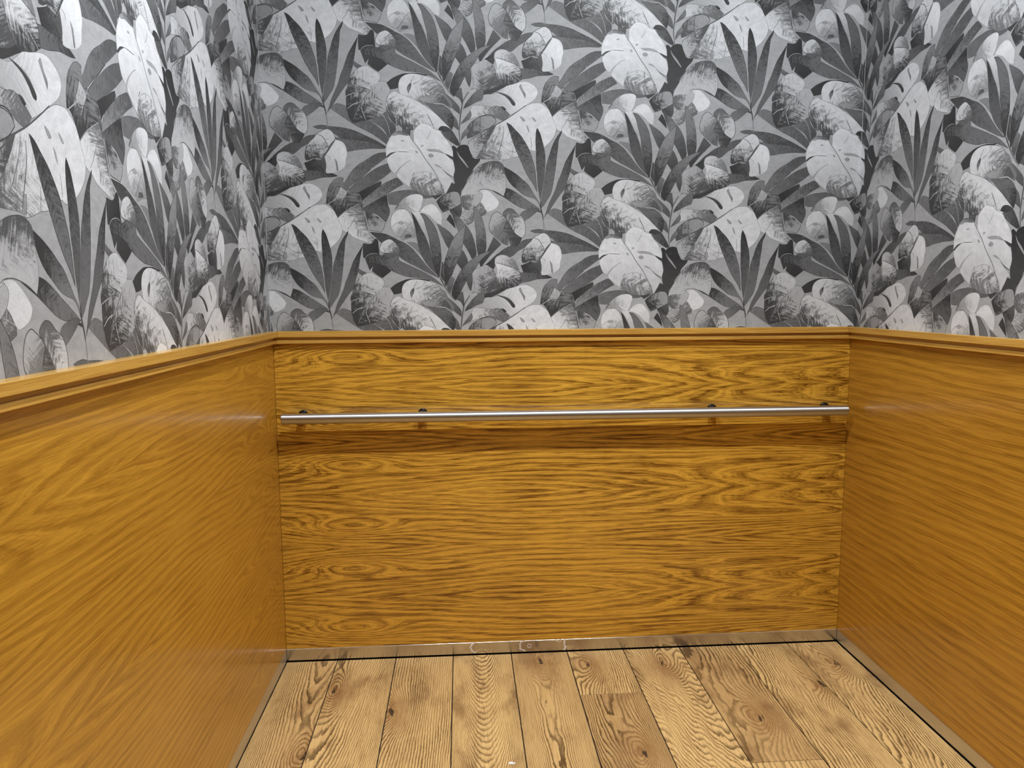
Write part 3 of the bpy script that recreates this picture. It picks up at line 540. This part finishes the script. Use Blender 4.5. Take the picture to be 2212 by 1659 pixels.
def clip(poly, x0, x1, z0, z1):
    for ax, val, sg in ((0, x0, 1), (0, x1, -1), (1, z0, 1), (1, z1, -1)):
        out = []
        for i in range(len(poly)):
            a, b = poly[i - 1], poly[i]
            ia, ib = (a[ax] - val) * sg >= 0, (b[ax] - val) * sg >= 0
            if ia != ib:
                t = (val - a[ax]) / (b[ax] - a[ax]); out.append((a[0] + (b[0] - a[0]) * t, a[1] + (b[1] - a[1]) * t))
            if ib: out.append(b)
        poly = out
        if len(poly) < 3: return []
    return poly
GAIN = 1.08
def tone(v): return min(0.86, lin(v * 0.94 + 10) * GAIN)
def area_c(p):
    return sum(p[i - 1][0] * p[i][1] - p[i][0] * p[i - 1][1] for i in range(len(p))) / 2
def prepare():
    """list of (layer, polygons, ink function, leaf frame)"""
    res = []
    rnd = random.Random(4)
    for i, (k, pts, pr) in enumerate(parse()):
        so = rnd.uniform(0, 40)
        if k == 'L':
            poly = smooth_closed(pts)
            tl, td, ax, az, bx, bz, amp, edge = pr
            g0, gs = 0.0, 1.0
            if tl < 150 and amp >= 0.4: tl, td, g0, gs = tl * 0.92, td * 0.86, 0.24, 0.62
            A = Vector((ax * 1e-4, az * 1e-4)); B = Vector((bx * 1e-4, bz * 1e-4)); D = B - A; dd = max(D.length_squared, 1e-6)
            # main axis of the outline
            cx = sum(p[0] for p in poly) / len(poly); cz = sum(p[1] for p in poly) / len(poly)
            sxx = sum((p[0] - cx) ** 2 for p in poly); szz = sum((p[1] - cz) ** 2 for p in poly); sxz = sum((p[0] - cx) * (p[1] - cz) for p in poly)
            th = 0.5 * math.atan2(2 * sxz, sxx - szz); c, s = math.cos(th), math.sin(th)
            ink = lambda p, A=A, D=D, dd=dd, tl=tl, td=td, amp=amp, g0=g0, gs=gs: (tone(tl), tone(td), g0 + gs * max(-0.25, min(1.25, (Vector(p) - A).dot(D) / dd)), amp)
            fr = lambda p, cx=cx, cz=cz, c=c, s=s, so=so: ((p[0] - cx) * c + (p[1] - cz) * s + so, -(p[0] - cx) * s + (p[1] - cz) * c)
            res.append((i, [poly], ink, fr))
            if edge or amp >= 0.3:
                tv = 66 if edge < 0 else (176 if edge > 0 else max(48, td * 0.82))
                w = 0.0016 if edge else 0.0008
                k2 = lambda p, tv=tv: (tone(tv), tone(tv), 0.5, 0.1)
                res.append((i + 0.5, ribbon(poly, w, False, True), k2, fr))
        else:
            w, tv = pr
            q = smooth_closed(pts, False)
            k2 = lambda p, tv=tv: (tone(tv), tone(tv * 0.9), 0.4, 0.25)
            fr = lambda p, so=so: (p[0] + so, p[1])
            res.append((i, ribbon(q, w * 1e-3), k2, fr))
    return res
def inside(p, poly):
    x, y = p; r = False
    for i in range(len(poly)):
        (x1, y1), (x2, y2) = poly[i - 1], poly[i]
        if (y1 > y) != (y2 > y) and x < (x2 - x1) * (y - y1) / (y2 - y1) + x1: r = not r
    return r
def compact(items):
    """few layers of ink: a shape lies one layer above the highest shape it really covers, in any repeat"""
    info = []
    for (i, polys, ink, fr) in items:
        pts = [p for q in polys for p in q]
        xs = [p[0] for p in pts]; zs = [p[1] for p in pts]
        info.append((min(xs), max(xs), min(zs), max(zs), pts, polys, int(i)))
    lev = []
    for k, A in enumerate(info):
        top = 0
        for j in range(k):
            B = info[j]
            if lev[j] < top or (A[6] == B[6] and items[k][0] == items[j][0]): continue
            hit = False
            for a in range(-2, 3):
                for b in range(-2, 3):
                    ox = VA[0] * a + VB[0] * b; oz = VA[1] * a + VB[1] * b
                    if B[0] + ox > A[1] or B[1] + ox < A[0] or B[2] + oz > A[3] or B[3] + oz < A[2]: continue
                    if A[6] == B[6] and a == 0 and b == 0: hit = True; break
                    if len(A[5]) > 1 or len(B[5]) > 1:
                        # ribbons: compare against the other's outline or box
                        P, Q, sx, sz = (A, B, -ox, -oz) if len(B[5]) == 1 else (B, A, ox, oz)
                        if len(Q[5]) == 1: hit = any(inside((p[0] + sx, p[1] + sz), Q[5][0]) for p in P[4])
                        else: hit = True
                    else:
                        hit = any(inside((p[0] - ox, p[1] - oz), B[5][0]) for p in A[4]) or any(inside((p[0] + ox, p[1] + oz), A[5][0]) for p in B[4])
                    if hit: break
                if hit: break
            if hit: top = max(top, lev[j] + 1)
        lev.append(top)
    return [(lev[k] + 0.0008 * items[k][0],) + items[k][1:] for k in range(len(items))], max(lev)
PRINT, NLAYER = compact(prepare())


def wallpaper(name, x0, x1, to3d, thick_dir, seams=()):
    """x0..x1 in unfolded pattern coordinates; to3d(X, z, layer) -> point; normal from winding"""
    z0, z1 = 1.150, CEIL
    V, Fc, inks, uvs, = [], [], [], []
    def emit(poly, layer, ink, fr, off):
        b = len(V)
        for p in poly:
            V.append(to3d(p[0], p[1], layer)); q = (p[0] - off[0], p[1] - off[1])
            inks.append(ink(q)); uvs.append(fr(q))
        Fc.append(tuple(range(b, b + len(poly))))
    bg = lambda p: (tone(168), tone(156), 0.4, 0.10)
    emit([(x0, z0), (x1, z0), (x1, z1), (x0, z1)], 0, bg, lambda p: p, (0, 0))
    for layer, polys, ink, fr in PRINT:
        xs = [p[0] for q in polys for p in q]; zs = [p[1] for q in polys for p in q]
        bx0, bx1, bz0, bz1 = min(xs), max(xs), min(zs), max(zs)
        for i in range(-9, 10):
            for j in range(-9, 10):
                ox = VA[0] * i + VB[0] * j; oz = VA[1] * i + VB[1] * j
                if bx1 + ox < x0 or bx0 + ox > x1 or bz1 + oz < z0 or bz0 + oz > z1: continue
                ins = bx0 + ox >= x0 and bx1 + ox <= x1 and bz0 + oz >= z0 and bz1 + oz <= z1
                for q in polys:
                    q = [(p[0] + ox, p[1] + oz) for p in q]
                    if not ins: q = clip(q, x0, x1, z0, z1)
                    if len(q) < 3: continue
                    if area_c(q) < 0: q = q[::-1]
                    emit(q, layer + 1, ink, fr, (ox, oz))
    for sx, sz0, sz1 in seams:
        s = 0.0008
        emit([(sx - s, sz0), (sx + s, sz0), (sx + s, sz1), (sx - s, sz1)], NLAYER + 2, lambda p: (tone(205), tone(160), 0.35, 0.9), lambda p: p, (0, 0))
    me = bpy.data.meshes.new(name)
    # slab behind the paper
    nb = len(V)
    (bv, bf) = thick_dir
    allv = V + bv; allf = Fc + [tuple(a + nb for a in f) for f in bf]
    me.from_pydata(allv, [], allf)
    at = me.attributes.new('ink', 'FLOAT_COLOR', 'POINT')
    at.data.foreach_set('color', [c for k in inks for c in k] + [0.3, 0.3, 0.0, 0.0] * len(bv))
    ul = me.uv_layers.new(name='leaf')
    allu = uvs + [(0, 0)] * len(bv)
    for p in me.polygons:
        for li in p.loop_indices: ul.data[li].uv = allu[me.loops[li].vertex_index]
    me.materials.append(M['print']); me.update()
    o = bpy.data.objects.new(name, me); C.objects.link(o)
    return struct(o)
EPS = 5e-6
# ------------------------------------------------------------------ walls
wallpaper('wall_back', -WB, W + WB, lambda X, z, l: (X, WB - EPS * l, z), box(-WB - 0.06, W + WB + 0.06, WB + 0.0005, WB + 0.06, 0, CEIL),
          seams=[(0.0012 - WB, 1.19, CEIL), (W + WB - 0.0012, 1.75, CEIL)])
wallpaper('wall_left', DEP - 2 * WB, -WB, lambda X, z, l: (-WB + EPS * l, X + 2 * WB, z), box(-WB - 0.06, -WB - 0.0005, DEP, WB, 0, CEIL))
wallpaper('wall_right', W + WB, W + 2 * WB - DEP, lambda X, z, l: (W + WB - EPS * l, W + 2 * WB - X, z), box(W + WB + 0.0005, W + WB + 0.06, DEP, WB, 0, CEIL))
v, f = box(-WB - 0.06, W + WB + 0.06, DEP - 0.06, DEP, 0, CEIL); struct(obj('wall_front', v, f, M['front']))
v, f = box(-WB - 0.06, W + WB + 0.06, DEP - 0.06, WB + 0.06, CEIL, CEIL + 0.06); struct(obj('ceiling', v, f, M['ceiling']))

# ------------------------------------------------------------------ floor: planks laid front to back over a black bed
SEAM = [0.0004, 0.1804, 0.390, 0.5968, 0.8086, 1.0151, 1.2247, 1.4356, 1.6457, 1.8500, W - 0.0022]
# per plank, one or more runs: (u0, u1, c1, c2, c3, c4, seed, tone, knot u, knot v)
RUNS = [
 [(0.005, 3.04, 9, 900, -90, 3, 0.11, 0.30, 0.56, 0.085)],
 [(0.005, 3.04, 12, 500, 110, 3.5, 0.23, 0.05, 0.215, -0.078)],
 [(0.005, 3.04, 4, 120, 120, 3, 0.37, 0.22, 0.355, -0.088)],
 [(0.005, 3.04, 33, 1500, 10, 1.6, 0.41, 0.00, 5.0, 0.0)],
 [(0.005, 3.04, 8, 1500, 12, 8, 0.55, 0.35, 0.06, 0.0)],
 [(0.005, 0.303, 4, 200, 110, 6, 0.63, 0.12, 0.10, -0.04), (0.305, 3.04, 7, 900, 20, 7, 0.71, 0.75, 0.62, 0.03)],
 [(0.005, 3.04, 26, 200, -60, 9, 0.77, 0.10, 0.13, 0.01)],
 [(0.005, 0.690, 3, 200, 60, 5, 0.83, 0.65, 0.47, 0.01), (0.692, 3.04, 5, 100, 60, 4, 0.87, 0.2, 2.0, 0.0)],
 [(0.005, 3.04, 8, 300, 120, 6, 0.91, 0.10, 0.30, 0.085)],
 [(0.005, 3.04, 16, 200, 100, 7, 0.97, 0.02, 0.16, 0.01)],
]
fv, ff, fm, fa, fb, fu = [], [], [], [], [], []
G = 0.0013
for k, runs in enumerate(RUNS):
    xa, xb = SEAM[k] + G, SEAM[k + 1] - G; xm = (xa + xb) / 2
    for (u0, u1, c1, c2, c3, c4, sd, tn, ku, kv) in runs:
        b = len(fv)
        # bevelled board top: inner face, four thin chamfers
        e = 0.0008
        for (x, u, z) in ((xa, u0, -0.002), (xb, u0, -0.002), (xb, u1, -0.002), (xa, u1, -0.002), (xa + e, u0 + e, 0), (xb - e, u0 + e, 0), (xb - e, u1 - e, 0), (xa + e, u1 - e, 0)):
            fv.append((x, -u, z)); fa.append((c1, c2, c3, c4)); fb.append((sd, tn, ku, kv)); fu.append((u, x - xm))
        for q in ((7, 6, 5, 4), (0, 4, 5, 1), (1, 5, 6, 2), (2, 6, 7, 3), (3, 7, 4, 0)):
            ff.append(tuple(b + i for i in q)); fm.append(0)
b = len(fv); bv, bf = box(-WB - 0.06, W + WB + 0.06, DEP - 0.06, WB + 0.06, -0.06, -0.004)
fv += bv; fa += [(0, 0, 0, 0)] * 8; fb += [(0, 0, 0, 0)] * 8; fu += [(0, 0)] * 8
for q in bf: ff.append(tuple(b + i for i in q)); fm.append(1)
fl = obj('floor', fv, ff, [M['floor'], M['black']], None, fm)
for nm, dat in (('fa', fa), ('fb', fb)):
    at = fl.data.attributes.new(nm, 'FLOAT_COLOR', 'POINT'); at.data.foreach_set('color', [c for q in dat for c in q])
ul = fl.data.uv_layers.new(name='plank')
for p in fl.data.polygons:
    for li in p.loop_indices: ul.data[li].uv = fu[fl.data.loops[li].vertex_index]
struct(fl)

# ------------------------------------------------------------------ oak panels, one per wall
def panel(name, bx, mat, uvf, label):
    v, f = box(*bx); o = obj(name, v, f, mat); uvmap(o, 'grain', uvf); bevel(o, 0.0006, 1)
    return tag(o, label, 'wall panel', None)
PZ0, PZ1 = ZS + 0.0008, Z2 - 0.001
panel('wood_panel', (0.0006, W - 0.0006, 0, WB - 0.002, PZ0, PZ1), M['back'], lambda c, p: (c.x, c.z), 'oak veneer panel with bold grain on the back wall, behind the handrail')
panel('wood_panel', (-WB + 0.002, 0, DEP + 0.003, WB - 0.002, PZ0, PZ1), M['left'], lambda c, p: (-c.y, c.z + 0.006), 'large oak veneer panel with swirling grain on the left wall')
panel('wood_panel', (W, W + WB - 0.002, DEP + 0.003, WB - 0.002, PZ0, PZ1), M['right'], lambda c, p: (-c.y, c.z), 'plain straight-grained oak veneer panel on the right wall')

# ------------------------------------------------------------------ steel skirting
def skirt(name, bx, mat):
    v, f = box(*bx); o = obj(name, v, f, mat); bevel(o, 0.0006, 1); return struct(o)
KZ = 0.0035
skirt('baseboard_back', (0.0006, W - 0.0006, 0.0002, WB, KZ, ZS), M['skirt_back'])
skirt('baseboard_left', (-WB, -0.0002, DEP, WB - 0.0008, 0.0012, ZS), M['skirt_side'])
skirt('baseboard_right', (W + 0.0002, W + WB, DEP, WB - 0.0008, KZ, ZS), M['skirt_side'])

# ------------------------------------------------------------------ oak cap rail (board over a strip), mitred in the corners
PROF = [(-WB, Z1), (TB, Z1), (TB, Z2), (0.008, Z2), (0.008, 1.1585), (TS, 1.1575), (TS, Z4), (0.0, Z4), (0.0, Z2 - 0.0008), (-WB, Z2 - 0.0008)]
def cap(name, ends, uvf):
    """ends: function o -> (start point, end point) at offset o"""
    v, f = [], []
    n = len(PROF)
    for s in (0, 1):
        for o_, z in PROF:
            p = ends(o_)[s]; v.append((p[0], p[1], z))
    for i in range(n): f.append((i, (i + 1) % n, n + (i + 1) % n, n + i))
    f.append(tuple(range(n))[::-1]); f.append(tuple(range(n, 2 * n)))
    o = obj(name, v, f, M['trim'])
    bm = bmesh.new(); bm.from_mesh(o.data); bmesh.ops.recalc_face_normals(bm, faces=bm.faces); bm.to_mesh(o.data); bm.free()
    uvmap(o, 'grain', uvf); bevel(o, 0.0011, 2)
    return struct(o)
gp = 0.0002
cap('trim_1', lambda o: ((o + gp, -o), (W - o - gp, -o)), lambda c, p: (c.x, c.z * 1.0 + c.y))
cap('trim_2', lambda o: ((o, DEP), (o, -o - gp)), lambda c, p: (c.y + 3.3, c.z + c.x + 0.4))
cap('trim_3', lambda o: ((W - o, -o - gp), (W - o, DEP)), lambda c, p: (c.y + 7.1, c.z - c.x + 0.9))

# ------------------------------------------------------------------ handrail
RY, RZ0, RZ1, RR = -0.0495, 0.8925, 0.8910, 0.0185
hr = tag(empty('handrail', (W / 2, RY, (RZ0 + RZ1) / 2)), 'long brushed steel tube handrail on four stubby brackets across the back oak panel', 'handrail')
X0, X1 = 0.0325, W - 0.0310
half = (X1 - X0) / 2; xm = (X0 + X1) / 2 - W / 2
NS = 40
v, f = lathe([(RR, -half + 2 * half * i / NS) for i in range(NS + 1)], 48, 'X')
rail = obj('rail', v, f, M['steel'], hr, None, True); rail.location = (xm, 0, 0); rail.rotation_euler = (0, -math.atan2(RZ1 - RZ0, X1 - X0), 0)
for s in (-1, 1):
    pr = [(RR, -0.0005), (RR, 0.0), (RR * 0.97, 0.0012), (RR * 0.90, 0.0022), (RR * 0.5, 0.0026), (0.0004, 0.0027)]
    v, f = lathe([(r, s * h) for r, h in pr], 48, 'X')
    if s < 0: f = [q[::-1] for q in f]
    e = obj('end_cap', v, f, M['steel'], hr, None, True)
    e.location = (xm + s * half * math.cos(rail.rotation_euler.y), 0, s * half * math.sin(-rail.rotation_euler.y))
first = None
for bxp in (0.0925, 0.5040, 1.5368, 1.9545):
    zc = RZ0 + (RZ1 - RZ0) * (bxp - X0) / (X1 - X0)
    loc = (bxp - W / 2, 0, zc - (RZ0 + RZ1) / 2 - 0.0022)
    if first is None:
        # post from the wall to the tube, a saddle cradling the tube and a rosette on the wall
        v, f = lathe([(0.0150, -RY - 0.004), (0.0150, 0.020), (0.0146, 0.012), (0.013, 0.006), (0.006, 0.004)], 32, 'Y')
        first = obj('bracket', v, f, M['chrome'], hr, None, True)
        v, f = lathe([(0.0004, -RY - 0.0080), (0.011, -RY - 0.0080), (0.0145, -RY - 0.0074), (0.0162, -RY - 0.0060), (0.0168, -RY - 0.0040), (0.0168, -RY)], 32, 'Y')
        ros = obj('rosette', v, f, M['chrome'], first, None, True)
        ros.location = (0, 0, 0.0084)
        first['label'] = 'dark polished bracket post'
        br = first
    else:
        br = first.copy(); C.objects.link(br); br.parent = hr
        r2 = ros.copy(); C.objects.link(r2); r2.parent = br
    br.location = loc

# ------------------------------------------------------------------ ceiling lamps
proto = None
for (x, y, en, cone, spill, lab) in LAMPS:
    t = tag(empty('ceiling_downlight', (x, y, CEIL)), lab, 'ceiling light', 'recessed downlights in the lift ceiling')
    if proto is None:
        v, f = lathe([(0.034, 0.0), (0.036, -0.004), (0.044, -0.005), (0.050, -0.003), (0.051, 0.0)], 40)
        ring = obj('trim_ring', v, f, M['ring'], t, None, True)
        v, f = lathe([(0.0004, -0.001), (0.034, -0.001)], 40)
        dif = obj('diffuser', v, [q[::-1] for q in f], M['glow'], t, None, True)
        proto = (ring, dif)
    else:
        for q in proto:
            c = q.copy(); C.objects.link(c); c.parent = t
    for nm, e2, cn, bl in (('bulb', en, cone, 1.0), ('lens_spill', spill, 168, 0.6)):
        ld = bpy.data.lights.new(nm, 'SPOT'); ld.energy = e2; ld.spot_size = math.radians(cn); ld.spot_blend = bl; ld.shadow_soft_size = 0.02
        ld.color = (0.975, 0.99, 1.0)
        lo = bpy.data.objects.new(nm, ld); C.objects.link(lo); lo.parent = t; lo.location = (0, 0, -0.03)

# ------------------------------------------------------------------ crumb of paper on the boards near the camera
pv = []
rnd = random.Random(2)
for k in range(9):
    a = 2 * math.pi * k / 9; r = 0.006 * (0.6 + 0.6 * rnd.random()); pv.append((r * 1.6 * math.cos(a), r * math.sin(a), 0.0006 + 0.0016 * rnd.random()))
pv.append((0, 0, 0.003)); pf = [(k, (k + 1) % 9, 9) for k in range(9)]
pv += [(x, y, 0.0002) for x, y, z in pv[:9]]; pf += [(10 + k, 10 + (k + 1) % 9, (k + 1) % 9, k) for k in range(9)] + [tuple(10 + k for k in range(9))[::-1]]
sc = obj('paper_scrap', pv, pf, M['paper']); sc.location = (0.7669, -0.6424, 0.0)
tag(sc, 'tiny white scrap of paper lying on the oak floor boards', 'litter')
